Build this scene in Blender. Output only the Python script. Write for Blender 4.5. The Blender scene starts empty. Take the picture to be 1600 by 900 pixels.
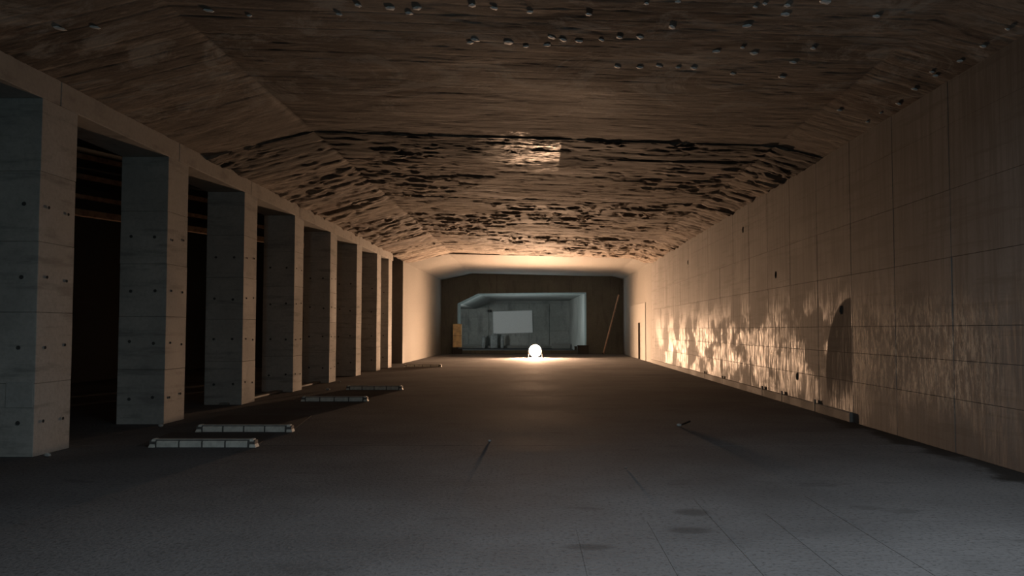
import bpy, bmesh, math, random
import numpy as np
from mathutils import Vector, Matrix

random.seed(7)
C = bpy.context.scene.collection
SC = bpy.context.scene

# ------------------------------------------------------------------ camera
F_PX, CAM_H = 1350.0, 1.6
PITCH = math.atan(65.0 / F_PX)
cam_d = bpy.data.cameras.new('camera')
cam_d.sensor_width = 36.0
cam_d.lens = F_PX / 1600.0 * 36.0
cam_d.shift_x = -45.0 / 1600.0
cam_d.clip_end = 300
cam = bpy.data.objects.new('camera', cam_d)
cam.location = (0, 0, CAM_H)
cam.rotation_euler = (math.radians(90) + PITCH, 0, 0)
C.objects.link(cam)
SC.camera = cam

# ------------------------------------------------------------------ world, lights, exposure
SC.view_settings.view_transform = 'Standard'
SC.view_settings.look = 'None'
SC.view_settings.gamma = 1.0
SC.view_settings.use_curve_mapping = False
SC.view_settings.exposure = 3.0
W = bpy.data.worlds.new('world'); SC.world = W; W.use_nodes = True
W.node_tree.nodes['Background'].inputs[0].default_value = (0.5, 0.6, 0.7, 1)
W.node_tree.nodes['Background'].inputs[1].default_value = 0.002


def area_light(name, loc, direction, sx, sy, power, color):
    d = bpy.data.lights.new(name, 'AREA'); d.shape = 'RECTANGLE'
    d.size, d.size_y, d.energy, d.color = sx, sy, power, color
    o = bpy.data.objects.new(name, d); C.objects.link(o)
    o.location = loc
    o.rotation_euler = Vector(direction).to_track_quat('-Z', 'Y').to_euler()
    return o


# unseen fill light, added in an invented ceiling opening to brighten the floor
area_light('added_ceiling_fill', (2.5, 3.0, 5.65), (0, 0.001, -1), 3.8, 3.8, 44.0, (0.85, 0.93, 1.0))
# the cool lamp standing behind the photographer, and daylight entering the far room
area_light('cool_lamp_light', (-0.4, -6.0, 1.2), (0.06, 1, 0.03), 0.5, 0.4, 8.0, (0.46, 0.88, 1.0))
area_light('far_room_daylight', (-10.5, 63.0, 2.6), (1, 0.0, 0.0), 4.0, 2.4, 58.0, (0.92, 1.0, 0.97))
area_light('threshold_uplight', (-1.3, 58.9, 0.10), (0.05, 0.10, 1), 6.0, 0.3, 26.0, (0.80, 0.97, 1.0))
LAMP_STRENGTH = 400.0

# ------------------------------------------------------------------ dimensions (metres, hall runs along +Y)
XL, XR = -6.37, 5.38            # pillar face, right wall
Y_BACK, Y_END, Y_PORTAL = -11.0, 42.0, 57.0
PROFILE = [(-6.37, 4.88), (-4.35, 5.38), (4.48, 5.10), (5.38, 4.87)]   # ceiling cross-section (x, z)


def ceil_z(x):
    xs = [p[0] for p in PROFILE]; zs = [p[1] for p in PROFILE]
    return np.interp(x, xs, zs)


# ------------------------------------------------------------------ mesh helpers
def link(name, me, mat, parent=None):
    o = bpy.data.objects.new(name, me); C.objects.link(o)
    if mat is not None and len(me.materials) == 0:
        me.materials.append(mat)
    if parent is not None:
        o.parent = parent
    return o


def mesh_of(name, verts, faces, smooth=False):
    me = bpy.data.meshes.new(name)
    me.from_pydata(verts, [], faces); me.update()
    if smooth:
        me.polygons.foreach_set('use_smooth', [True] * len(me.polygons))
    return me


def bm_mesh(name, bm, smooth=False):
    bmesh.ops.recalc_face_normals(bm, faces=bm.faces)
    me = bpy.data.meshes.new(name); bm.to_mesh(me); bm.free()
    if smooth:
        me.polygons.foreach_set('use_smooth', [True] * len(me.polygons))
    return me


def add_box(bm, x0, x1, y0, y1, z0, z1, bev=0.0):
    vs = [bm.verts.new(p) for p in ((x0, y0, z0), (x1, y0, z0), (x1, y1, z0), (x0, y1, z0),
                                    (x0, y0, z1), (x1, y0, z1), (x1, y1, z1), (x0, y1, z1))]
    fs = [bm.faces.new([vs[i] for i in f]) for f in ((0, 3, 2, 1), (4, 5, 6, 7), (0, 1, 5, 4), (1, 2, 6, 5), (2, 3, 7, 6), (3, 0, 4, 7))]
    if bev > 0:
        es = list({e for f in fs for e in f.edges})
        bmesh.ops.bevel(bm, geom=es, offset=bev, segments=1, affect='EDGES')


def box_me(name, x0, x1, y0, y1, z0, z1, bev=0.0):
    bm = bmesh.new(); add_box(bm, x0, x1, y0, y1, z0, z1, bev); return bm_mesh(name, bm)


def add_prism(bm, poly, axis_dir):
    """poly: list of 3D points (planar); axis_dir: extrusion vector."""
    a = [bm.verts.new(p) for p in poly]
    d = Vector(axis_dir)
    b = [bm.verts.new(Vector(p) + d) for p in poly]
    n = len(a)
    caps = [bm.faces.new(a), bm.faces.new(b[::-1])]
    for i in range(n):
        j = (i + 1) % n
        bm.faces.new((a[j], a[i], b[i], b[j]))
    if n > 4:
        bm.normal_update(); bmesh.ops.triangulate(bm, faces=caps)


def add_beam(bm, p0, p1, w, h, bev=0.0):
    p0, p1 = Vector(p0), Vector(p1)
    d = p1 - p0; L = d.length
    q = d.to_track_quat('Y', 'Z').to_matrix().to_4x4()
    b2 = bmesh.new(); add_box(b2, -w / 2, w / 2, 0, L, -h / 2, h / 2, bev)
    b2.transform(Matrix.Translation(p0) @ q)
    tmp = bpy.data.meshes.new('t'); b2.to_mesh(tmp); b2.free(); bm.from_mesh(tmp); bpy.data.meshes.remove(tmp)


def lathe_me(name, prof, n=24, axis='Z', smooth=True):
    """prof: (r, t) pairs; revolve about axis."""
    verts, faces = [], []
    for r, t in prof:
        for k in range(n):
            a = 2 * math.pi * k / n
            c, s = r * math.cos(a), r * math.sin(a)
            verts.append((c, s, t) if axis == 'Z' else ((c, t, s) if axis == 'Y' else (t, c, s)))
    for i in range(len(prof) - 1):
        for k in range(n):
            k2 = (k + 1) % n
            faces.append((i * n + k, i * n + k2, (i + 1) * n + k2, (i + 1) * n + k))
    if prof[0][0] > 1e-6: faces.append(tuple(range(n))[::-1])
    if prof[-1][0] > 1e-6: faces.append(tuple((len(prof) - 1) * n + k for k in range(n)))
    bm = bmesh.new(); vs = [bm.verts.new(v) for v in verts]
    for f in faces:
        try: bm.faces.new([vs[i] for i in f])
        except ValueError: pass
    bmesh.ops.remove_doubles(bm, verts=bm.verts, dist=1e-5)
    return bm_mesh(name, bm, smooth)


def stone_me(name, sx, sy, sz, seed):
    rnd = random.Random(seed); bm = bmesh.new()
    bmesh.ops.create_icosphere(bm, subdivisions=1, radius=1.0)
    for v in bm.verts:
        k = rnd.uniform(.75, 1.15)
        v.co = Vector((v.co.x * sx * k, v.co.y * sy * k, v.co.z * sz * rnd.uniform(.8, 1.1)))
    return bm_mesh(name, bm)


def struct(o):
    o['kind'] = 'structure'; return o


def empty(name, loc, rz=0.0):
    o = bpy.data.objects.new(name, None); o.empty_display_size = 0.2
    o.location = loc; o.rotation_euler = (0, 0, rz); C.objects.link(o); return o


def tag(o, label, cat, group=None):
    o['label'] = label; o['category'] = cat
    if group: o['group'] = group
    return o


# ------------------------------------------------------------------ numpy noise for real relief
def vnoise(x, y, seed):
    rs = np.random.RandomState(seed); T = rs.rand(256, 256)
    xi, yi = np.floor(x).astype(int), np.floor(y).astype(int)
    fx, fy = x - xi, y - yi
    fx, fy = fx * fx * (3 - 2 * fx), fy * fy * (3 - 2 * fy)
    a, b = T[xi % 256, yi % 256], T[(xi + 1) % 256, yi % 256]
    c, d = T[xi % 256, (yi + 1) % 256], T[(xi + 1) % 256, (yi + 1) % 256]
    return (a * (1 - fx) + b * fx) * (1 - fy) + (c * (1 - fx) + d * fx) * fy


def fbm(x, y, seed, octs=4):
    s, a, t = 0, 1.0, 0
    for k in range(octs):
        s = s + a * vnoise(x * 2 ** k + 17 * k, y * 2 ** k + 5 * k, seed + k); t += a; a *= .5
    return s / t


def sstep(a, b, v):
    t = np.clip((v - a) / (b - a), 0, 1); return t * t * (3 - 2 * t)


# ------------------------------------------------------------------ material helpers
class NT:
    def __init__(self, name):
        self.m = bpy.data.materials.new(name); self.m.use_nodes = True
        self.t = self.m.node_tree; self.b = self.t.nodes['Principled BSDF']
        self.pos = self.t.nodes.new('ShaderNodeNewGeometry').outputs['Position']

    def n(self, typ, **kw):
        nd = self.t.nodes.new(typ)
        for k, v in kw.items(): setattr(nd, k, v)
        return nd

    def lk(self, a, b): self.t.links.new(a, b)

    def put(self, sock, v):
        if hasattr(v, 'is_linked') or hasattr(v, 'links'): self.lk(v, sock)
        else: sock.default_value = v

    def noise(self, scale=(1, 1, 1), detail=4, rough=.55, dist=0.0, off=(0, 0, 0)):
        mp = self.n('ShaderNodeMapping'); self.lk(self.pos, mp.inputs[0])
        mp.inputs['Scale'].default_value = scale; mp.inputs['Location'].default_value = off
        nz = self.n('ShaderNodeTexNoise'); self.lk(mp.outputs[0], nz.inputs['Vector'])
        nz.inputs['Scale'].default_value = 1.0; nz.inputs['Detail'].default_value = detail
        nz.inputs['Roughness'].default_value = rough; nz.inputs['Distortion'].default_value = dist
        return nz.outputs['Fac']

    def rng(self, v, a, b, c=0.0, d=1.0, smooth=True):
        r = self.n('ShaderNodeMapRange'); r.interpolation_type = 'SMOOTHSTEP' if smooth else 'LINEAR'
        self.put(r.inputs[0], v)
        for i, q in enumerate((a, b, c, d)): r.inputs[i + 1].default_value = q
        return r.outputs[0]

    def math(self, op, a, b=0.0):
        m = self.n('ShaderNodeMath', operation=op); self.put(m.inputs[0], a); self.put(m.inputs[1], b); return m.outputs[0]

    def mul(self, *a):
        r = a[0]
        for q in a[1:]: r = self.math('MULTIPLY', r, q)
        return r

    def mix(self, f, a, b):
        m = self.n('ShaderNodeMix', data_type='RGBA'); self.put(m.inputs[0], f)
        self.put(m.inputs[6], a if not isinstance(a, tuple) else (*a, 1)); self.put(m.inputs[7], b if not isinstance(b, tuple) else (*b, 1))
        return m.outputs[2]

    def xyz(self):
        s = self.n('ShaderNodeSeparateXYZ'); self.lk(self.pos, s.inputs[0]); return s.outputs

    def band(self, v, a0, a1, b0, b1):
        return self.mul(self.rng(v, a0, a1), self.rng(v, b0, b1, 1.0, 0.0))

    def bump(self, h, strength, dist=0.02):
        b = self.n('ShaderNodeBump'); b.inputs['Strength'].default_value = strength; b.inputs['Distance'].default_value = dist
        self.lk(h, b.inputs['Height']); self.lk(b.outputs[0], self.b.inputs['Normal'])

    def done(self, color, rough, spec=.5, metal=0.0):
        self.put(self.b.inputs['Base Color'], color if not isinstance(color, tuple) else (*color, 1))
        self.put(self.b.inputs['Roughness'], rough); self.b.inputs['Specular IOR Level'].default_value = spec
        self.b.inputs['Metallic'].default_value = metal
        return self.m


def concrete(name, ca, cb, sc=1.0, bump=.25, rough=(.75, .95), streak=None, dark=None):
    t = NT(name)
    big = t.noise((.6 * sc, .6 * sc, .6 * sc), 5, .6)
    fine = t.noise((14 * sc, 14 * sc, 14 * sc), 4, .7)
    col = t.mix(t.rng(big, .32, .68), ca, cb)
    col = t.mix(t.mul(t.rng(fine, .35, .75), .35), col, tuple(c * .6 for c in ca))
    if streak:
        s = t.noise(streak, 4, .6, off=(3, 7, 1))
        col = t.mix(t.mul(t.rng(s, .5, .72), .55), col, dark or tuple(c * .45 for c in ca))
    t.bump(t.math('ADD', t.mul(fine, .6), big), bump, .02)
    return t.done(col, t.rng(big, .3, .7, *rough))


def plain(name, color, rough=.6, var=.25, metal=0.0, sc=10):
    t = NT(name); nz = t.noise((sc, sc, sc), 3, .6)
    col = t.mix(t.rng(nz, .35, .7), color, tuple(c * (1 - var) for c in color))
    t.bump(nz, .12, .005)
    return t.done(col, rough, .5, metal)


# --- right wall: form-panelled concrete with glossy runs, pale crust and a smooth dark arch-shaped patch
def right_wall_mat():
    t = NT('wall_concrete_weathered'); x, y, z = t.xyz()
    big = t.noise((.4, .35, .5), 5, .6)
    vert = t.noise((6, 9.0, .5), 6, .68, off=(1, 2, 3))
    runs = t.mul(t.noise((3, 16, 1.0), 6, .72, off=(5, 9, 2)), t.rng(t.noise((.5, .5, .8), 4, .6, off=(4, 2, 2)), .30, .55))
    horiz = t.noise((1, .5, 9), 4, .6, off=(4, 4, 8))
    fine = t.noise((16, 16, 16), 4, .7)
    col = t.mix(t.rng(big, .3, .7), (.165, .159, .15), (.245, .236, .222))
    col = t.mix(t.mul(t.rng(vert, .42, .64), .6), col, (.105, .095, .085))
    col = t.mix(t.mul(t.rng(horiz, .52, .66), .45), col, (.10, .09, .08))
    # pale mineral crust low on the wall
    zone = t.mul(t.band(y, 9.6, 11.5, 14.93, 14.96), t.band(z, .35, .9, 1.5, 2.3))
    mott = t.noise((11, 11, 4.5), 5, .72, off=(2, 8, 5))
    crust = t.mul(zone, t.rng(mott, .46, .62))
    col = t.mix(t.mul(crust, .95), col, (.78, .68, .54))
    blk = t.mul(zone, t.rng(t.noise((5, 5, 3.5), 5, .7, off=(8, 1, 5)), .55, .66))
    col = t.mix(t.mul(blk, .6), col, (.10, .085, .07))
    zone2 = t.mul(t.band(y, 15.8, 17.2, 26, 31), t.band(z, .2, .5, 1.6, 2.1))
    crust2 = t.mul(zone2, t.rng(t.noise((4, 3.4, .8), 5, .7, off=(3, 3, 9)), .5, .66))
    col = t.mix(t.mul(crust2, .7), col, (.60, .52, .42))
    # arch-shaped smooth patch
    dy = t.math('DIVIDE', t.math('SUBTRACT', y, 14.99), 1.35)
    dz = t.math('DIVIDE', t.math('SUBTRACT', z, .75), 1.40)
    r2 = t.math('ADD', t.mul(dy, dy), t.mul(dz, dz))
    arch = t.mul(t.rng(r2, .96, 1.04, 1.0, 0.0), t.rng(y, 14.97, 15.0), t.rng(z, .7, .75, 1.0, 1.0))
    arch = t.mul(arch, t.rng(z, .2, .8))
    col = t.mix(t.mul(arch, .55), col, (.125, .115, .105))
    col = t.mix(t.mul(t.rng(fine, .4, .75), .25), col, (.15, .13, .11))
    # wall colour darkens towards its foot
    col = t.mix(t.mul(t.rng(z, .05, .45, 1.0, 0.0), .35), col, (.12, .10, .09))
    wet = t.mul(t.rng(runs, .34, .58), t.rng(t.noise((8, 28, 3), 4, .7, off=(7, 3, 1)), .36, .58), t.rng(z, 1.6, 2.8, 1.0, .15), t.rng(y, 14.9, 15.0, .4, 1.0))
    rough = t.math('SUBTRACT', .80, t.mul(wet, .36))
    rough = t.math('ADD', rough, t.mul(arch, .34))
    h = t.math('ADD', t.mul(vert, .22), t.mul(fine, .4)); h = t.math('ADD', h, t.mul(mott, t.mul(zone, .7))); h = t.math('ADD', h, t.mul(horiz, .15))
    t.bump(h, .3, .02)
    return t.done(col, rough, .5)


# --- hall ceiling: brown stained board-marked concrete, blackened joints, one wet glossy place
def ceiling_mat():
    t = NT('ceiling_stained_concrete'); x, y, z = t.xyz()
    big = t.noise((.22, .42, .3), 5, .62, .4)
    st = t.noise((.45, 3.2, .45), 5, .65, .3, off=(2, 5, 1))
    fine = t.noise((3, 12, 3), 4, .7)
    col = t.mix(t.rng(big, .34, .62), (.22, .172, .135), (.43, .36, .29))
    col = t.mix(t.mul(t.rng(st, .48, .70), .6), col, (.14, .09, .06))
    col = t.mix(t.mul(t.rng(fine, .45, .75), .4), col, (.09, .06, .042))
    rust = t.noise((.35, .6, .3), 4, .6, off=(9, 3, 3))
    dk = t.noise((.28, .5, .3), 4, .6, .6, off=(4, 8, 2))
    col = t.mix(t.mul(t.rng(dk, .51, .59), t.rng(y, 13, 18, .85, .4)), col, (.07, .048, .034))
    col = t.mix(t.mul(t.rng(rust, .55, .7), .5), col, (.16, .075, .035))
    pat = t.noise((1.3, 3.6, 1.3), 8, .78, .8, off=(3, 2, 7))
    col = t.mix(t.mul(t.rng(pat, .50, .57), .62), col, (.085, .06, .044))
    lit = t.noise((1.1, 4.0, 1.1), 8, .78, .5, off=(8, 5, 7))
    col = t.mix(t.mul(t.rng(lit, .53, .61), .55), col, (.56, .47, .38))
    # the older slab near the camera is darker throughout
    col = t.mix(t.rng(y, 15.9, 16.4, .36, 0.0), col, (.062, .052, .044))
    # grey limey veils on the near slab
    veil = t.noise((.7, .7, .5), 6, .72, 1.2, off=(6, 1, 0))
    near = t.rng(y, 13.5, 15.5, 1.0, 0.0)
    col = t.mix(t.mul(t.rng(veil, .50, .64), near, .7), col, (.40, .385, .35))
    # black soot/damp along the construction joint
    jn = t.noise((.5, 1.2, .5), 5, .7, off=(1, 1, 4))
    yy = t.math('ADD', y, t.math('MULTIPLY', t.math('SUBTRACT', jn, .5), 2.2))
    black = t.mul(t.band(yy, 16.0, 16.4, 17.9, 19.2), t.rng(t.noise((.6, 2.5, .6), 5, .7, off=(7, 7, 1)), .34, .48))
    col = t.mix(t.mul(black, .9), col, (.02, .018, .016))
    wob = t.math('ADD', y, t.mul(t.math('SUBTRACT', t.noise((1.2, 1.5, 1), 5, .7, off=(5, 5, 5)), .5), 5.0))
    w1 = t.mul(t.band(x, -1.7, -.4, .38, .42), t.band(wob, 16.2, 16.8, 18.2, 19.6), t.rng(t.noise((5, 9, 5), 4, .7, off=(2, 2, 6)), .38, .55))
    rough = t.math('SUBTRACT', t.rng(big, .3, .7, .75, .95), t.mul(w1, .38))
    grit = t.noise((14, 20, 14), 4, .65)
    t.bump(t.math('ADD', t.math('ADD', t.mul(fine, .6), t.mul(st, .5)), t.mul(grit, .5)), .28, .02)
    return t.done(col, rough, .5)


def floor_mat():
    t = NT('floor_concrete'); x, y, z = t.xyz()
    big = t.noise((.35, .35, .3), 5, .6)
    broom = t.noise((2.2, 22, 4), 4, .65, .3)
    pit = t.noise((26, 26, 26), 3, .6)
    col = t.mix(t.rng(big, .3, .7), (.115, .115, .118), (.185, .185, .188))
    col = t.mix(t.mul(t.rng(pit, .5, .70), .6), col, (.055, .055, .056))
    patch = t.noise((.9, 1.6, .5), 4, .6, off=(3, 1, 1))
    col = t.mix(t.mul(t.rng(patch, .62, .7), .4), col, (.07, .07, .07))
    for ex, ey, rx, ry in ((1.33, 7.66, .17, .16), (1.19, 6.97, .2, .13), (.35, 6.45, .2, .1)):
        a = t.math('DIVIDE', t.math('SUBTRACT', x, ex), rx); b = t.math('DIVIDE', t.math('SUBTRACT', y, ey), ry)
        e = t.math('ADD', t.math('ADD', t.mul(a, a), t.mul(b, b)), t.mul(patch, .8))
        col = t.mix(t.mul(t.rng(e, .5, 1.7, 1.0, 0.0), .6), col, (.05, .05, .05))
    # damp along the foot of the right wall
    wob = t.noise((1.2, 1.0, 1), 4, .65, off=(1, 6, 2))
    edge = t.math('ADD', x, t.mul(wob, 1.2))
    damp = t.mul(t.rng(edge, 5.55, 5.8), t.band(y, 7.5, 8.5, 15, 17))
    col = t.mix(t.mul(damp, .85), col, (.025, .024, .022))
    rough = t.math('SUBTRACT', t.rng(big, .3, .7, .86, .97), t.mul(damp, .3))
    t.bump(t.math('ADD', t.mul(broom, .8), t.mul(pit, .9)), .8, .025)
    return t.done(col, rough, .06)


M_WALL = right_wall_mat()
M_CEIL = ceiling_mat()
M_FLOOR = floor_mat()
M_PILLAR = concrete('pillar_concrete', (.40, .395, .375), (.54, .53, .50), 1.2, .25, streak=(1, 1, 7))
M_BEAM = concrete('beam_concrete', (.36, .34, .31), (.48, .45, .41), 1.0, .25, streak=(2, 2, 5))
M_SMOOTH = concrete('smooth_concrete', (.16, .15, .135), (.20, .188, .17), .6, .12, (.7, .85))
M_INFILL = concrete('infill_concrete', (.20, .195, .18), (.235, .228, .21), .8, .1, (.7, .85))
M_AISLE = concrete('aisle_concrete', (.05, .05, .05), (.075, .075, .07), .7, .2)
M_PORTAL = concrete('portal_concrete', (.10, .115, .108), (.145, .16, .148), .9, .15, streak=(4, 4, .6))
M_ROOM = concrete('far_room_concrete', (.30, .31, .29), (.42, .42, .40), .5, .12, streak=(1.5, 1.5, .5))
M_PATCH = concrete('pale_patch_mortar', (.42, .42, .40), (.50, .50, .48), 1.5, .2)
M_DARKPATCH = concrete('dark_floor_patch', (.05, .05, .05), (.075, .072, .07), 1.5, .3)
M_KERB = concrete('kerb_concrete', (.20, .19, .175), (.27, .255, .23), 1.5, .3)
M_HOLE = plain('tie_hole_plug', (.08, .08, .078), .9)
M_STOP = plain('wheel_stop_white', (.80, .80, .74), .6, .25)
M_STOPBODY = plain('wheel_stop_dark_body', (.13, .13, .125), .7, .3)
M_STOPTOP = plain('wheel_stop_grey_top', (.52, .52, .49), .7, .3)
M_RUBBER = plain('dark_rubber', (.03, .03, .03), .7)
M_WOOD = plain('brown_wood', (.60, .40, .26), .7, .4, 0, 6)
M_POLE = plain('pole_wood', (.50, .36, .28), .6, .3, 0, 6)
M_BOARD = plain('white_board', (.93, .93, .93), .5, .05)
M_FRAME = plain('board_frame', (.66, .67, .68), .4, .1, .3)
M_ROOMPALE = plain('pale_sack', (.40, .42, .42), .5, .4, 0, 6)
M_BLACK = plain('black_paint', (.015, .015, .016), .5)
M_YELLOW = plain('yellow_board', (.95, .78, .46), .6, .3, 0, 3)
M_STONE = plain('pale_stone', (.62, .62, .60), .8, .3, 0, 30)
M_FLECK = plain('lime_fleck', (.88, .92, .92), .6, .1, 0, 30)
M_STEEL = plain('lamp_steel', (.35, .33, .30), .4, .3, .8)
M_DIRT = plain('rubble_grit', (.22, .20, .18), .95, .4, 0, 20)
_t = NT('lamp_glow'); _t.b.inputs['Emission Color'].default_value = (1.0, .60, .355, 1); _t.b.inputs['Emission Strength'].default_value = LAMP_STRENGTH
M_GLOW = _t.done((.9, .8, .6), .4)

# ================================================================== STRUCTURE
# ---- floor: slabs with open joints
floor = struct(link('floor', box_me('floor', -14.2, 8.0, Y_BACK - 1, 80, -.45, -.06), M_KERB))
joints = [Y_BACK - 1, 3.0, 12.02, 21.0, 30.0, 39.0, 48.0, Y_PORTAL, 80]
for a, b in zip(joints[:-1], joints[1:]):
    link('floor_slab', box_me('floor_slab', -14.2, 8.0, a + .008, b - .008, -.06, 0, .006), M_FLOOR, floor)

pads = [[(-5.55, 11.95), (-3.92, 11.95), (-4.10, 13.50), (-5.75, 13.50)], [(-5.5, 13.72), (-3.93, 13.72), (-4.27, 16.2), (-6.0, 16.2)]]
for pts in pads:  # flat dark parallelograms on the floor behind the two nearest wheel stops
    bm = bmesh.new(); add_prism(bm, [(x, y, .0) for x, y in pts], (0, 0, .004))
    link('dark_patch', bm_mesh('dark_patch', bm), M_DARKPATCH, floor)

rt = random.Random(21)
for x, y0, y1 in ((.30, 4.0, 7.0), (.87, 3.6, 7.3), (1.43, 3.8, 8.2), (1.95, 4.0, 7.6), (2.55, 4.4, 8.4)):
    bm = bmesh.new(); add_beam(bm, (x + .03, y0, .001), (x + rt.uniform(-.02, .04), y1, .001), .012, .006, .001)
    link('trowel_line', bm_mesh('trowel_line', bm), M_FLOOR, floor)

# ---- hall ceiling: five cast slabs with true relief
ceiling = struct(link('ceiling', mesh_of('ceiling', [(-6.6, Y_BACK, 5.75), (5.6, Y_BACK, 5.75), (5.6, 1, 5.75), (-6.6, 1, 5.75), (-6.6, 5, 5.75), (5.6, 5, 5.75), (5.6, Y_END, 5.75), (-6.6, Y_END, 5.75)], [(0, 1, 2, 3), (4, 5, 6, 7)]), M_AISLE))


def ceiling_slab(y0, y1, damage, drop, seed):
    ys = [y0]
    while ys[-1] < y1:
        y = ys[-1]
        ys.append(y + float(np.clip(.75 * y * y / 4800.0, .022, .085) if y > 8.5 else .25))
    ys[-1] = y1
    ys = np.array(ys)
    xs = np.unique(np.concatenate([np.arange(-6.5, 5.46, .062), [-4.35, 4.48]]))
    X, Y = np.meshgrid(xs, ys)
    warp = (fbm(X * .5, Y * .4, seed + 50, 3) - .5) * .35
    bd = (Y + warp * .4) / .31
    bid = np.floor(bd); fr = bd - bid
    rs = np.random.RandomState(seed); off = rs.rand(4000)[(bid.astype(int) + 200) % 4000] - .5
    groove = np.exp(-((np.minimum(fr, 1 - fr)) / .05) ** 2) * sstep(.35, .55, vnoise(X * .6, bid * 3.1, seed + 3))
    h = off * (.002 + .006 * damage)                         # boards at uneven depth
    h = h + groove * (.003 + .012 * damage)
    n1 = fbm(X * 1.2, Y * 2.0, seed + 11, 6)                 # long streaky spalls
    n2 = fbm(X * 2.6, Y * 4.2, seed + 21, 4)
    n3 = fbm(X * .9, Y * 1.0, seed + 31, 4)
    sp = sstep(.52, .555, n1) * (.4 + n2)
    crack = np.abs(fbm(X * 1.3, Y * 1.9, seed + 61, 5) - .5)
    zone = .45 + .7 * sstep(.40, .60, fbm(X * .30 + 3, Y * .38, seed + 71, 3))
    damage = damage * zone
    h = h + damage * (.013 * sp + .022 * sstep(.61, .63, n2) + .012 * (n3 - .5) + .026 * (1 - sstep(0, .018, crack)) * sstep(.45, .6, n3))
    flake = sstep(.585, .61, fbm(X * 2.2 + 9, Y * 3.2, seed + 41, 5))
    h = h - damage * .032 * flake                             # scabs hanging down
    h = h + (1 - damage) * (.010 * (n3 - .5) + .004 * sp)
    seam = np.exp(-((X + 4.35) / .05) ** 2) + .6 * np.exp(-((X - .62) / .025) ** 2) + np.exp(-((X - 4.48) / .05) ** 2)
    h = h + seam * .018 * sstep(.3, .6, vnoise(Y * 1.5, X * 0 + 3, seed + 5))
    Z = ceil_z(X) + h - drop
    ny, nx = X.shape
    co = np.stack([X, Y, Z], -1).reshape(-1, 3)
    i = np.arange((ny - 1) * (nx - 1)); r, c = i // (nx - 1), i % (nx - 1)
    v0 = r * nx + c
    q = np.stack([v0, v0 + nx, v0 + nx + 1, v0 + 1], -1)
    # skirts up at both ends so the slab has thickness
    n0 = len(co)
    up0 = co[:nx].copy(); up0[:, 2] = 5.7
    up1 = co[-nx:].copy(); up1[:, 2] = 5.7
    co = np.concatenate([co, up0, up1])
    k = np.arange(nx - 1)
    s0 = np.stack([k, k + 1, n0 + k + 1, n0 + k], -1)
    e = (ny - 1) * nx
    s1 = np.stack([e + k + 1, e + k, n0 + nx + k, n0 + nx + k + 1], -1)
    q = np.concatenate([q, s0, s1])
    me = bpy.data.meshes.new('ceiling_slab')
    me.vertices.add(len(co)); me.vertices.foreach_set('co', co.astype(np.float32).ravel())
    me.loops.add(q.size); me.loops.foreach_set('vertex_index', q.astype(np.int32).ravel())
    me.polygons.add(len(q)); me.polygons.foreach_set('loop_start', np.arange(0, q.size, 4, dtype=np.int32))
    me.polygons.foreach_set('loop_total', np.full(len(q), 4, dtype=np.int32))
    me.update(calc_edges=True); me.validate()
    return link('ceiling_slab', me, M_CEIL, ceiling)


ceiling_slab(Y_BACK, 1.0, .05, 0, 6)
link('ceiling_slab', box_me('ceiling_slab', -6.5, .5, 1.0, 5.0, 5.0, 5.75), M_CEIL, ceiling)  # slab pieces either side of the opening added for the fill light
link('ceiling_slab', box_me('ceiling_slab', 4.5, 5.45, 1.0, 5.0, 5.0, 5.75), M_CEIL, ceiling)
ceiling_slab(5.0, 6.5, .05, 0, 1)
ceiling_slab(6.52, 16.3, .10, 0.0, 2)
ceiling_slab(16.33, 24.0, 1.0, .02, 3)
ceiling_slab(24.03, 33.5, 1.4, .03, 4)
ceiling_slab(33.53, Y_END, 1.9, .04, 5)

# pale lime flecks stuck to the near ceiling, streaked one way
FLECKS = []
fl_px = [(735, 66), (743, 62), (795, 66), (822, 72), (856, 70), (862, 58), (880, 62), (905, 64), (940, 62), (968, 58), (1000, 58), (1050, 42),
         (1120, 80), (1160, 74), (965, 104), (1000, 105), (1030, 103), (1060, 105), (1084, 106), (1145, 115), (1178, 83), (1240, 97), (1222, 120),
         (1180, 10), (1195, 5), (1230, 8), (1228, 22), (1010, 5), (920, 22), (828, 18), (772, 12), (738, 8), (640, 20), (652, 12), (610, 12), (560, 8), (530, 22),
         (390, 24), (326, 16), (148, 42), (94, 44), (1168, 40), (1290, 2), (1060, 2),
         (1574, 45), (1536, 72), (1500, 95), (1462, 118), (1456, 112), (1430, 139), (1404, 162), (1376, 176), (1355, 190), (1312, 172), (1270, 75), (1370, 25)]
ct, st_ = math.cos(PITCH), math.sin(PITCH)


def ceil_hit(px, py):
    v = Vector(((px - 845) / F_PX, 1.0, -(py - 450) / F_PX))
    d = Vector((v.x, ct * v.y - st_ * v.z, st_ * v.y + ct * v.z))
    t = 1.0
    for _ in range(60):
        t = (float(ceil_z(d.x * t)) - CAM_H) / d.z
    return d.x * t, d.y * t


fl_me = [stone_me('lime_fleck', 1.0, .42, .25, 40 + k) for k in range(4)]
for me in fl_me: me.materials.append(M_FLECK)
rf = random.Random(3)
for (px, py) in fl_px:
    x, y = ceil_hit(px, py)
    if y < 7: continue
    o = link('lime_fleck', rf.choice(fl_me), M_FLECK, ceiling)
    o.location = (x, y, float(ceil_z(x)) - .006)
    s = rf.uniform(.03, .06); o.scale = (s * rf.uniform(1.1, 1.7), s * rf.uniform(1.6, 3.0), .05)
    o.rotation_euler = (0, 0, rf.uniform(.6, 1.1))

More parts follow.
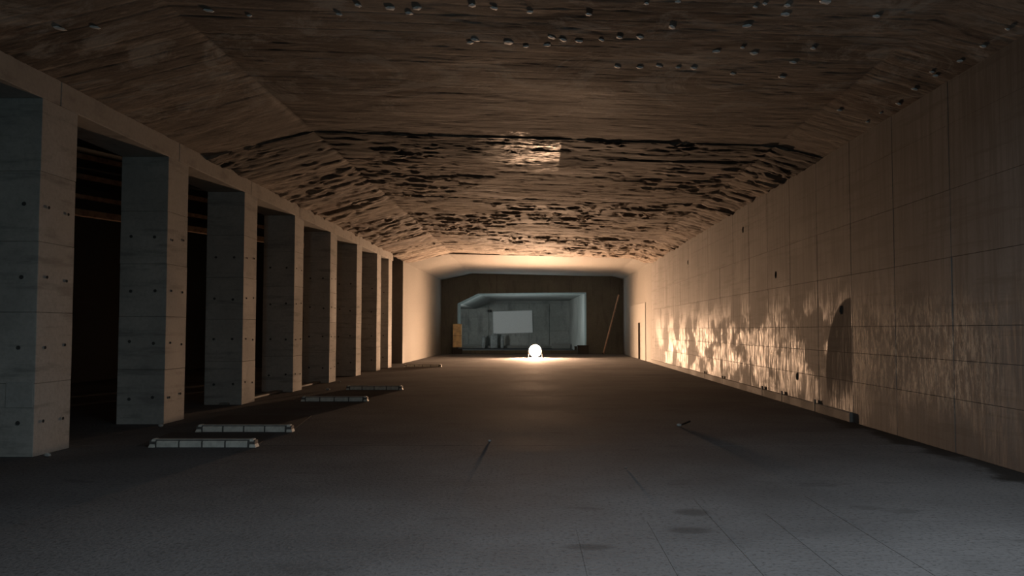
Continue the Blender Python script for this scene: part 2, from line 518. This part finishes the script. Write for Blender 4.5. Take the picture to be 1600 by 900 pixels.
# ---- right wall: backing plus separately cast form panels
wall_right = struct(link('wall_right', box_me('wall_right', XR + .03, XR + .5, Y_BACK, Y_END, -.05, 5.6), M_AISLE))
PW = 1.83
rp = random.Random(5)
edges = [14.95 + k * PW for k in range(-6, 15)]
edges = [e for e in edges if e < Y_END - .3] + [Y_END]
zrows = [0.0, .70, 1.20, 1.65, 2.55, 3.44, 4.30, 5.05]
pan_cache = {}
for a, b in zip(edges[:-1], edges[1:]):
    for z0, z1 in zip(zrows[:-1], zrows[1:]):
        wide = round(b - a, 2); key = (wide, round(z1 - z0, 2))
        if key not in pan_cache:
            g = .008
            pan_cache[key] = box_me('wall_panel', -.0, .05, g, wide - g, g * .22, key[1] - g * .22, .003)
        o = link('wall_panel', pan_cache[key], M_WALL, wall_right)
        o.location = (XR + rp.uniform(-.002, .002), a, z0)
        o.rotation_euler = (0, rp.uniform(-.001, .001), rp.uniform(-.001, .001))
struct(link('wall_right_near', box_me('wall_right_near', XR, XR + .5, Y_BACK, edges[0], 0, 5.2), M_WALL))
# low kerb at the foot of the wall, broken off near the camera
kerb = struct(link('baseboard_right', box_me('baseboard_right', XR - .05, XR + .02, 15.0, Y_END, 0, .17, .012), M_KERB))
for y, w in ((16.9, .09), (19.2, .07), (20.9, .08), (25.5, .12), (28.3, .1)):
    link('kerb_patch', box_me('kerb_patch', XR - .056, XR - .02, y, y + w, .01, .24, .008), M_INFILL, kerb)
# small dark pockets and stains as real sockets on the wall
sock = lathe_me('wall_socket', [(.05, 0), (.05, -.012), (.035, -.014), (.033, -.004), (0.0, -.004)], 10, 'X', False)
for y, z in ((19.75, 2.85), (22.9, 4.25), (31.5, 4.05), (18.2, .62), (15.5, 1.95)):
    o = link('wall_socket', sock, M_HOLE, wall_right); o.location = (XR - .002, y, z); o.scale = (1, .8, 1.6)

# ---- smooth rear section beyond the row of pillars
rear_right = link('wall_right_rear', None or box_me('wall_right_rear', XR, XR + .5, Y_END, 46.55, 0, 5.0), M_SMOOTH); struct(rear_right)
link('wall_part', box_me('wall_part', XR, XR + .5, 47.5, 58.5, 0, 5.0), M_SMOOTH, rear_right)
link('wall_part', box_me('wall_part', XR, XR + .5, 46.55, 47.5, 2.0, 5.0), M_SMOOTH, rear_right)
link('infill_panel', box_me('infill_panel', XR - .03, XR + .01, 44.3, 46.55, 0, 3.0, .008), M_INFILL, rear_right)
link('infill_panel', box_me('infill_panel', XR - .03, XR + .01, 47.5, 51.9, 0, 3.0, .008), M_INFILL, rear_right)
link('infill_panel', box_me('infill_panel', XR - .03, XR + .01, 46.55, 47.5, 2.0, 3.0, .008), M_INFILL, rear_right)
bm = bmesh.new()
add_box(bm, XR + .5, XR + 2.3, 46.2, 46.3, 0, 2.3); add_box(bm, XR + .5, XR + 2.3, 47.8, 47.9, 0, 2.3)
add_box(bm, XR + 2.3, XR + 2.4, 46.2, 47.9, 0, 2.3); add_box(bm, XR + .5, XR + 2.4, 46.2, 47.9, 2.2, 2.3)
door = struct(link('door_1', bm_mesh('door_1', bm), M_AISLE))
bm = bmesh.new()
add_box(bm, XR - .04, XR + .03, 46.53, 46.59, 0, 2.02); add_box(bm, XR - .04, XR + .03, 47.46, 47.52, 0, 2.02); add_box(bm, XR - .04, XR + .03, 46.59, 47.46, 1.97, 2.02)
link('door_frame', bm_mesh('door_frame', bm), M_SMOOTH, door)

rear_left = struct(link('wall_left_rear', box_me('wall_left_rear', -14.0, -6.55, 41.0, 58.5, 0, 5.7), M_SMOOTH))
bm = bmesh.new()
prof = [(-6.6, 4.84), (-4.5, 5.28), (4.6, 5.10), (5.42, 4.9), (5.42, 5.75), (-6.6, 5.75)]
add_prism(bm, [(x, Y_END + .02, z) for x, z in prof], (0, 16.4, 0))
struct(link('ceiling_rear', bm_mesh('ceiling_rear', bm), M_SMOOTH))

# ---- portal wall with chamfered opening
YP = Y_PORTAL
bm = bmesh.new()
add_prism(bm, [(-6.6, YP, 0), (-5.5, YP, 0), (-5.5, YP, 3.32), (-4.15, YP, 3.98), (3.0, YP, 4.06), (3.0, YP, 0), (5.4, YP, 0), (5.4, YP, 5.5), (-6.6, YP, 5.5)], (0, 2.3, 0))
portal = struct(link('wall_end', bm_mesh('wall_end', bm), M_PORTAL))
link('shadow_joint', box_me('shadow_joint', -4.8, 2.2, YP - .025, YP + .01, 4.72, 4.86, .008), M_PORTAL, portal)

struct(link('trim_3', box_me('t', -5.5, 3.0, YP + .02, YP + .32, 0, .24, .02), M_PORTAL))  # sill added to hide the uplight strip from the camera
struct(link('trim_4', box_me('t', 2.2, 3.0, YP + .33, YP + .7, 0, .5, .02), M_PORTAL))

# ---- far room behind the portal
struct(link('wall_far_room', box_me('wall_far_room', -12.0, 6.0, 75.0, 75.4, 0, 5.0), M_ROOM))
bm = bmesh.new(); add_prism(bm, [(3.02, YP + 2.3, 0), (2.45, 75, 0), (2.9, 75, 0), (3.5, YP + 2.3, 0)], (0, 0, 5.0))
struct(link('wall_right_far_room', bm_mesh('w', bm), M_ROOM))
bm = bmesh.new()
add_prism(bm, [(-12, YP + 2.3, 3.4), (-5.6, YP + 2.3, 3.4), (-4.2, YP + 2.3, 4.08), (4, YP + 2.3, 4.10), (4, YP + 2.3, 4.6), (-12, YP + 2.3, 4.6)], (0, 15.8, 0))
struct(link('ceiling_far_room', bm_mesh('c', bm), M_ROOM))
struct(link('wall_left_far_room', box_me('w', -12.2, -12.0, YP, 75.4, 0, 5.0), M_ROOM))
struct(link('baseboard_far_room', box_me('b', -7.5, 2.4, 74.6, 75.02, 0, .22, .02), M_INFILL))
rw = random.Random(12)
far = bpy.data.objects['wall_far_room']
for i in range(6):
    for j in range(3):
        link('wall_panel', box_me('wall_panel', -8 + i * 1.75 + .02, -8 + (i + 1) * 1.75 - .02, 74.95 + rw.uniform(-.02, .02), 75.01, .3 + j * 1.2, .3 + (j + 1) * 1.2 - .03, .01), M_ROOM, far)

# ---- side aisle and the ends behind the camera
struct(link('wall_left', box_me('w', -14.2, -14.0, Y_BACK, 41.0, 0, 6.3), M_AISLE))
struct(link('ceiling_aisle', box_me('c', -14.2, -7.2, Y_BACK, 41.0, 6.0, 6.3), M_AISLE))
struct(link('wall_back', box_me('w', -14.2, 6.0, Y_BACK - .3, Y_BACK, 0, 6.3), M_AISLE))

struct(link('wall_aisle_lightblock', box_me('w', -14.0, -7.18, 36.6, 36.9, 0, 6.3), M_AISLE))  # unseen cross wall, added to keep lamp light out of the aisle

# ---- beam over the pillars
PY = [7.15, 10.92, 14.68, 18.48, 22.28, 26.08, 29.85, 33.55, 36.1]
PWX, PDY = .8, .84
beam = struct(link('trim_1', box_me('trim_1', XL - PWX + .03, XL - .03, Y_BACK, 37.2, 4.62, 5.9), M_BEAM))
bj = [Y_BACK] + [p + PDY / 2 for p in PY] + [37.2]
for a, b in zip(bj[:-1], bj[1:]):
    bm = bmesh.new(); add_box(bm, XL - PWX, XL, a + .004, b - .004, 4.56, 4.90, .01)
    link('beam_segment', bm_mesh('beam_segment', bm), M_BEAM, beam)
# low concrete lip on the floor line between the pillars
struct(link('trim_2', box_me('trim_2', XL - .45, XL - .25, 18.4, 26.1, 0, .05, .012), M_INFILL))

# ================================================================== PILLARS
LIFTS = [0, .92, 1.82, 2.72, 3.62, 4.56]
lift_me = []
for k, (a, b) in enumerate(zip(LIFTS[:-1], LIFTS[1:])):
    me = box_me('shaft_lift', -PWX, 0, 0, PDY, a + .0015, b - .0015, .005); me.materials.append(M_PILLAR); lift_me.append(me)
ring_y = lathe_me('tie_hole', [(.027, 0), (.027, -.006), (.019, -.007), (.017, -.002), (0, -.002)], 10, 'Y', False); ring_y.materials.append(M_HOLE)
ring_x = lathe_me('tie_hole', [(.030, 0), (.030, .008), (.021, .009), (.019, .002), (0, .002)], 10, 'X', False); ring_x.materials.append(M_HOLE)
P_LABELS = ['concrete pillar just outside the left edge, nearest the camera',
            'broad nearest concrete pillar cut by the left edge of the photo, pale patch low on its front',
            'second concrete pillar from the left, bluish front with paired tie holes',
            'third concrete pillar from the left, beside the second wheel stop',
            'fourth concrete pillar from the left, in the middle of the row',
            'fifth concrete pillar from the left, behind the white pebble',
            'sixth concrete pillar from the left, narrow warm lit face',
            'seventh concrete pillar from the left, thin lit strip second before the rear wall',
            'farthest concrete pillar of the row, thin lit strip next to the black gap']
rl = random.Random(9)
for i, y in enumerate(PY):
    p = tag(empty('pillar', (XL, y, 0)), P_LABELS[i], 'pillar', 'concrete pillars between hall and dark aisle')
    for me in lift_me:
        o = link('shaft_lift', me, M_PILLAR, p); o.location = (rl.uniform(-.004, .004), rl.uniform(-.004, .004), 0)
    for z in (.45, 1.37, 2.27, 3.17):
        for dx in (.2, .6):
            o = link('tie_hole', ring_y, M_HOLE, p); o.location = (-dx + rl.uniform(-.02, .02), -.004, z + rl.uniform(-.03, .03))
        if i < 6:
            for dy in (.2, .66):
                o = link('tie_hole', ring_x, M_HOLE, p); o.location = (.004, dy, z + rl.uniform(-.03, .03)); o.scale = (.8, .7, .7)
    if i == 1:
        q = link('repair_patch', box_me('repair_patch', -.36, -.02, -.006, .01, .62, .95, .003), M_PATCH, p); q['label'] = 'paler square repair patch'

# ================================================================== WHEEL STOPS
L = 1.5


def stop_meshes():
    prof = [(-.075, 0), (-.075, .075), (-.05, .105), (.05, .105), (.075, .075), (.075, 0)]     # (y, z)
    bm = bmesh.new(); add_prism(bm, [(0.02, y * .93, z * .96) for y, z in prof], (L - .04, 0, 0)); body = bm_mesh('body', bm)
    bm = bmesh.new(); add_box(bm, .05, L - .05, -.052, .052, .099, .112, .005); top = bm_mesh('top_cap', bm)
    segs = []
    cuts = [.11, .43, .75, 1.07, 1.39]
    for a, b in zip(cuts[:-1], cuts[1:]):
        bm = bmesh.new(); add_prism(bm, [(a + .013, y, z) for y, z in ((-.08, .006), (-.08, .076), (-.066, .092), (-.06, .05), (-.06, .006))], (b - a - .026, 0, 0))
        segs.append(bm_mesh('face_block', bm))
    ends = []
    for x0, x1, xt0, xt1 in ((0, .098, .05, .098), (1.402, L, 1.402, L - .05)):
        bm = bmesh.new()
        lo = [(x0, -.08, 0), (x1, -.08, 0), (x1, .08, 0), (x0, .08, 0)]; hi = [(xt0, -.054, .116), (xt1, -.054, .116), (xt1, .054, .116), (xt0, .054, .116)]
        vs = [bm.verts.new(v) for v in lo + hi]
        for f in ((0, 3, 2, 1), (4, 5, 6, 7), (0, 1, 5, 4), (1, 2, 6, 5), (2, 3, 7, 6), (3, 0, 4, 7)): bm.faces.new([vs[k] for k in f])
        bmesh.ops.bevel(bm, geom=list(bm.edges), offset=.006, segments=1, affect='EDGES')
        ends.append(bm_mesh('end_block', bm))
    return body, top, segs, ends


body, top, segs, ends = stop_meshes()
S_LABELS = ['nearest pale wheel stop on the floor, four clear face blocks',
            'second wheel stop from the camera, just behind the nearest one',
            'third wheel stop from the camera, beside the small white pebble',
            'fourth wheel stop from the camera, slightly behind and right of the third',
            'farthest wheel stop on the floor, near the end of the pillar row']
for i, (x, y, w) in enumerate(((-5.33, 11.88, 1.47), (-5.40, 13.65, 1.53), (-5.35, 19.4, 1.50), (-5.18, 23.1, 1.52), (-5.88, 37.2, 1.63))):
    r = tag(empty('wheel_stop', (x, y, 0), random.uniform(-.012, .012)), S_LABELS[i], 'wheel stop', 'wheel stops in front of the pillars')
    r.scale = (w / L, 1, 1)
    link('body', body, M_STOPBODY, r); link('top_cap', top, M_STOPTOP, r)
    for s in segs: link('face_block', s, M_STOP, r)
    for e in ends: link('end_block', e, M_STOP, r)

# ================================================================== WORK LAMP
LY = 49.0
lamp = tag(empty('flood_lamp', (-.32, LY, 0)), 'glowing round flood lamp standing on the floor at the end of the hall', 'lamp')
RG, HZ = .33, .40
dome = [(RG * math.cos(a), -RG * math.sin(a) * .6) for a in [k * math.pi / 2 / 8 for k in range(9)]]
g = link('glass_dome', lathe_me('glass_dome', dome, 32, 'Y'), M_GLOW, lamp); g.location = (0, 0, HZ); g['label'] = 'glowing warm white dome'
h = link('reflector_housing', lathe_me('reflector_housing', [(RG + .03, -.02), (RG + .035, .03), (RG, .12), (.12, .24), (.05, .27), (0, .27)], 32, 'Y'), M_STEEL, lamp); h.location = (0, 0, HZ)
for sx in (-.38, .38):
    bm = bmesh.new(); add_beam(bm, (sx, .06, .02), (sx, .06, HZ), .03, .03); link('yoke', bm_mesh('yoke', bm), M_STEEL, lamp)
bm = bmesh.new()
add_box(bm, -.42, .42, .03, .09, 0, .03, .005); add_box(bm, -.40, -.35, .0, .45, 0, .025, .005); add_box(bm, .35, .40, .0, .45, 0, .025, .005)
link('foot_frame', bm_mesh('foot_frame', bm), M_STEEL, lamp)

# ================================================================== THINGS AT THE FAR END
# leaning pole
pole = empty('leaning_pole', (4.02, 56.2, 0)); tag(pole, 'long thin wooden pole leaning against the right wall beyond the lamp', 'pole')
bm = bmesh.new(); add_beam(bm, (0.04, 0, .02), (1.02, -.5, 3.85), .13, .09, .008); link('shaft', bm_mesh('shaft', bm), M_POLE, pole)
bm = bmesh.new(); add_beam(bm, (0.02, 0.005, 0.0), (.05, -.012, .10), .14, .10, .008); link('end_shoe', bm_mesh('end_shoe', bm), M_RUBBER, pole)

# white board on the far wall
wb = tag(empty('white_board', (-2.43, 74.90, 2.25)), 'large blank white board hung slightly crooked on the far room wall', 'board')
wb.rotation_euler = (0, -.03, 0)
link('panel', box_me('panel', -1.67, 1.67, -.02, .02, -.93, .93), M_BOARD, wb)
for a in ((-1.72, 1.72, .93, .98), (-1.72, 1.72, -.98, -.93), (-1.72, -1.67, -.93, .93), (1.67, 1.72, -.93, .93)):
    link('frame_bar', box_me('frame_bar', a[0], a[1], -.035, .02, a[2], a[3], .005), M_FRAME, wb)

bx = tag(empty('wall_box', (-4.45, 74.93, 3.2)), 'small black box on the far wall, left of the white board', 'box')
link('case', box_me('case', -.16, .16, -.2, .0, -.10, .10, .02), M_BLACK, bx)
link('bracket', box_me('bracket', -.04, .04, -.04, .03, .08, .2, .004), M_STEEL, bx)

# yellow padded board standing at the left jamb, gets only bounced lamp light
yb = tag(empty('yellow_board', (-5.48, YP - .22, 0)), 'upright yellow board with rounded corners on a dark base at the left opening edge', 'board')
bm = bmesh.new(); add_box(bm, -.30, .30, -.06, .06, .42, 1.98, .045); link('panel', bm_mesh('panel', bm), M_YELLOW, yb)
link('base_block', box_me('base_block', -.34, .34, -.16, .16, 0, .36, .02), M_BLACK, yb)
link('post', box_me('post', -.05, .05, .02, .1, .3, 1.6), M_BLACK, yb)
link('strap', box_me('strap', -.305, .305, -.066, .066, 1.18, 1.22, .002), M_WOOD, yb)

# step and dark crate at the right jamb of the opening
stp = tag(empty('pale_slab', (1.9, 72.0, 0)), 'pale flat slab on the floor inside the opening, right side', 'slab')
link('top', box_me('top', -1.0, .55, -.4, .4, .03, .42, .02), M_INFILL, stp)
link('foot', box_me('foot', -.9, .45, -.3, .3, 0, .05), M_KERB, stp)
cr = tag(empty('dark_crate', (2.75, YP - .35, 0)), 'low dark crate at the right edge of the opening', 'crate')
link('body', box_me('body', -.36, .36, -.25, .25, 0, .52, .012), M_BLACK, cr)
link('lid', box_me('lid', -.38, .38, -.27, .27, .52, .58, .01), M_RUBBER, cr)
# clear plastic-wrapped bundles against the far wall
for i, (x, w, hh, lab) in enumerate(((-4.9, .3, 1.0, 'narrow pale bundle at the foot of the far wall, leftmost of three'),
                                     (-4.0, .62, 1.15, 'widest pale bundle at the foot of the far wall, middle of three'),
                                     (-3.3, .28, 1.05, 'narrow pale bundle under the left edge of the white board'))):
    b = tag(empty('pale_bundle', (x, 74.3, 0)), lab, 'bundle', 'pale bundles at the far wall')
    bm = bmesh.new(); add_box(bm, -w / 2, w / 2, -.15, .15, 0, hh, .07); link('sack', bm_mesh('sack', bm, True), M_ROOMPALE, b)
    bm = bmesh.new(); add_box(bm, -w / 2 * .55, w / 2 * .55, -.07, .07, hh - .02, hh + .12, .03); link('neck', bm_mesh('neck', bm, True), M_ROOMPALE, b)

# ================================================================== AISLE BEAMS
A0, A1 = Vector((-13.98, 12.95, 0)), Vector((-7.18, 30.65, 0))
for k, (z, hh, lab) in enumerate(((5.77, .10, 'topmost brown timber beam in the dark aisle behind the pillars'),
                                  (5.28, .10, 'second brown timber beam from the top in the dark aisle'),
                                  (4.79, .09, 'third brown timber beam from the top in the dark aisle'),
                                  (4.40, .16, 'lowest and thickest brown timber beam in the dark aisle'))):
    bm = bmesh.new(); add_beam(bm, A0 + Vector((0, 0, z)), A1 + Vector((0, 0, z)), .16, hh, .01)
    tag(link('timber_beam', bm_mesh('timber_beam', bm), M_WOOD), lab, 'beam', 'timber beams in the aisle')

# ================================================================== LITTER ON THE FLOOR
def pebble(x, y, s, lab, mat=M_STONE, seed=0):
    o = link('pebble', stone_me('pebble', s, s * .8, s * .6, seed), mat); o.location = (x, y, s * .5); tag(o, lab, 'pebble', 'loose pebbles on the floor')


pebble(-5.62, 22.9, .07, 'white pebble lying at the foot of the pillars behind third wheel stop', seed=1)
pebble(-.73, 12.45, .028, 'tiny pale pebble on the floor left of the middle', seed=2)
pebble(.98, 10.05, .022, 'tiny dark pebble on the floor right of the middle', M_DIRT, seed=3)
pebble(-6.2, 10.95, .05, 'pebble at the foot of the nearest pillar', seed=4)
pebble(2.28, 14.4, .05, 'pale pebble beside a dark splinter on the right floor', seed=5)
bm = bmesh.new(); add_beam(bm, (0, 0, .02), (.20, .32, .045), .035, .025, .006)
o = link('wood_splinter', bm_mesh('wood_splinter', bm), M_RUBBER); o.location = (2.33, 14.45, 0); tag(o, 'dark wooden splinter lying beside a pale pebble', 'splinter')
pebble(-6.25, 14.3, .05, 'small pale pebble in front of the second pillar', seed=6)
pebble(-6.1, 26.3, .05, 'small pebble at the foot of the fifth pillar', seed=8)
